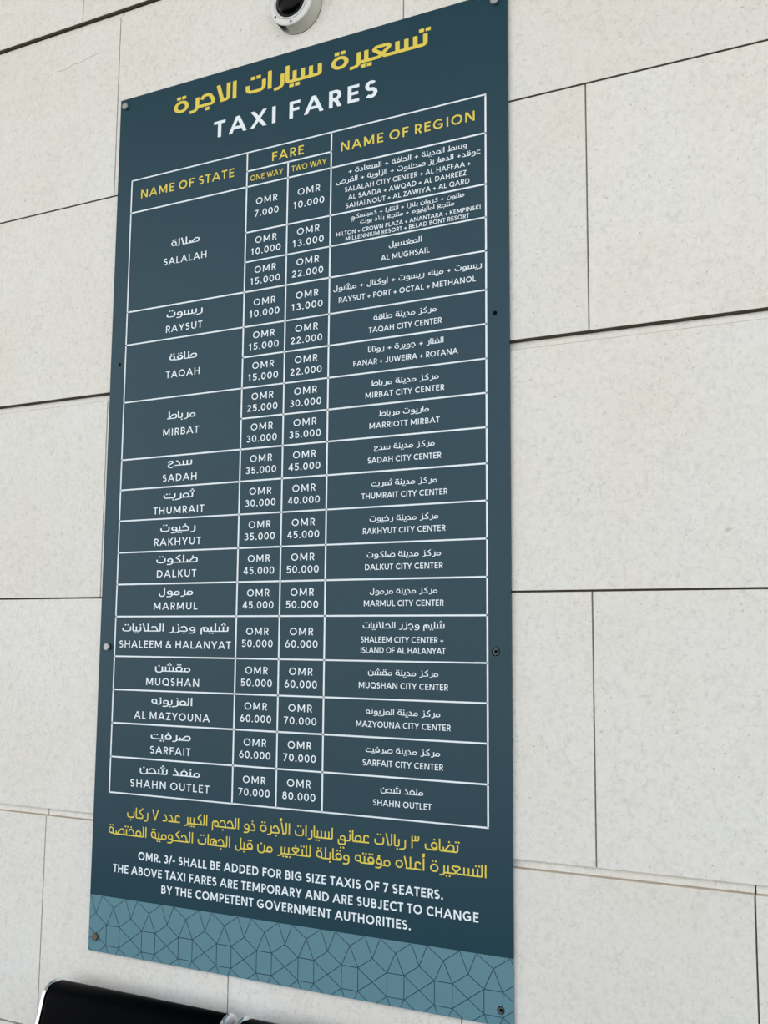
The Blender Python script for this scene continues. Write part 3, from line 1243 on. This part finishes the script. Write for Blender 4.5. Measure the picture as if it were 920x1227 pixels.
for ang in (216, 272, 350, 90, 150):
    bm = bmesh.new()
    a = math.radians(ang)
    lathe(bm, [(.0030, 0), (.0030, .0010), (.0022, .0013), (0, .0013)], (math.cos(a) * .0485, -.0368, math.sin(a) * .0485), OUT, 16)
    part('cover_screw', bm, M_MARK if ang != 216 else M_DARK)

# ------------------------------------------------------------------ waiting bench under the sign
bench = bpy.data.objects.new('waiting_bench', None)
COL.objects.link(bench)
bench['label'] = 'black leather waiting bench with chrome frames standing under the sign'
bench['category'] = 'bench'
BENCH_X, BENCH_Y = -0.087, 0.0
bench.location = (BENCH_X, BENCH_Y, 0)
SEAT_W, PITCH, SEATS = 0.475, 0.500, 4
# centre line of the shell seen from the side: rolled top near the wall, back, seat, waterfall front (y, z)
SPINE = [(-0.030, 0.700), (-0.034, 0.788), (-0.075, 0.7915), (-0.098, 0.706), (-0.178, 0.472), (-0.224, 0.420), (-0.310, 0.408), (-0.590, 0.438), (-0.650, 0.421), (-0.658, 0.376)]


def build_seat(x0, last):
    xl, xr = x0, x0 + SEAT_W
    fr = 0.011
    line = rounded(SPINE, .05, seg=8)
    bm_ = bmesh.new()
    sweep_bar(bm_, line, xl + fr + .001, xr - fr - .001, .026, .008)      # padded leather shell
    link_bm('seat_shell', bm_, M_LEATHER, parent=bench, smooth=True)
    for xx in (xl, xr - fr):
        bm_ = bmesh.new()
        sweep_bar(bm_, line, xx, xx + fr, .030, .005)
        link_bm('side_frame', bm_, M_CHROME, parent=bench, smooth=True)
    # bracket from the beam to the shell
    bm_ = bmesh.new()
    xm = (xl + xr) / 2
    box(bm_, xm - .10, xm - .06, -.52, -.26, .345, .395, .004)
    box(bm_, xm + .06, xm + .10, -.52, -.26, .345, .395, .004)
    link_bm('seat_bracket', bm_, M_BEAM, parent=bench)


for k in range(SEATS):
    build_seat(k * PITCH, k == SEATS - 1)
TOTAL = (SEATS - 1) * PITCH + SEAT_W
bm = bmesh.new()
box(bm, .04, TOTAL - .04, -.42, -.34, .290, .346, .006)
link_bm('beam', bm, M_BEAM, parent=bench)
for xx in (.20, TOTAL - .20):
    bm = bmesh.new()
    box(bm, xx - .03, xx + .03, -.41, -.35, .03, .292, .006)
    leg = link_bm('leg', bm, M_CHROME, parent=bench)
    bm = bmesh.new()
    box(bm, xx - .035, xx + .035, -.66, -.10, .012, .045, .010)
    link_bm('foot_bar', bm, M_CHROME, parent=leg)
    for yy in (-.63, -.13):
        bm = bmesh.new()
        lathe(bm, [(0, 0), (.022, 0), (.022, .008), (.010, .014)], (xx, yy, 0), (0, 0, 1), 20)
        link_bm('glide', bm, M_DARK, parent=leg)
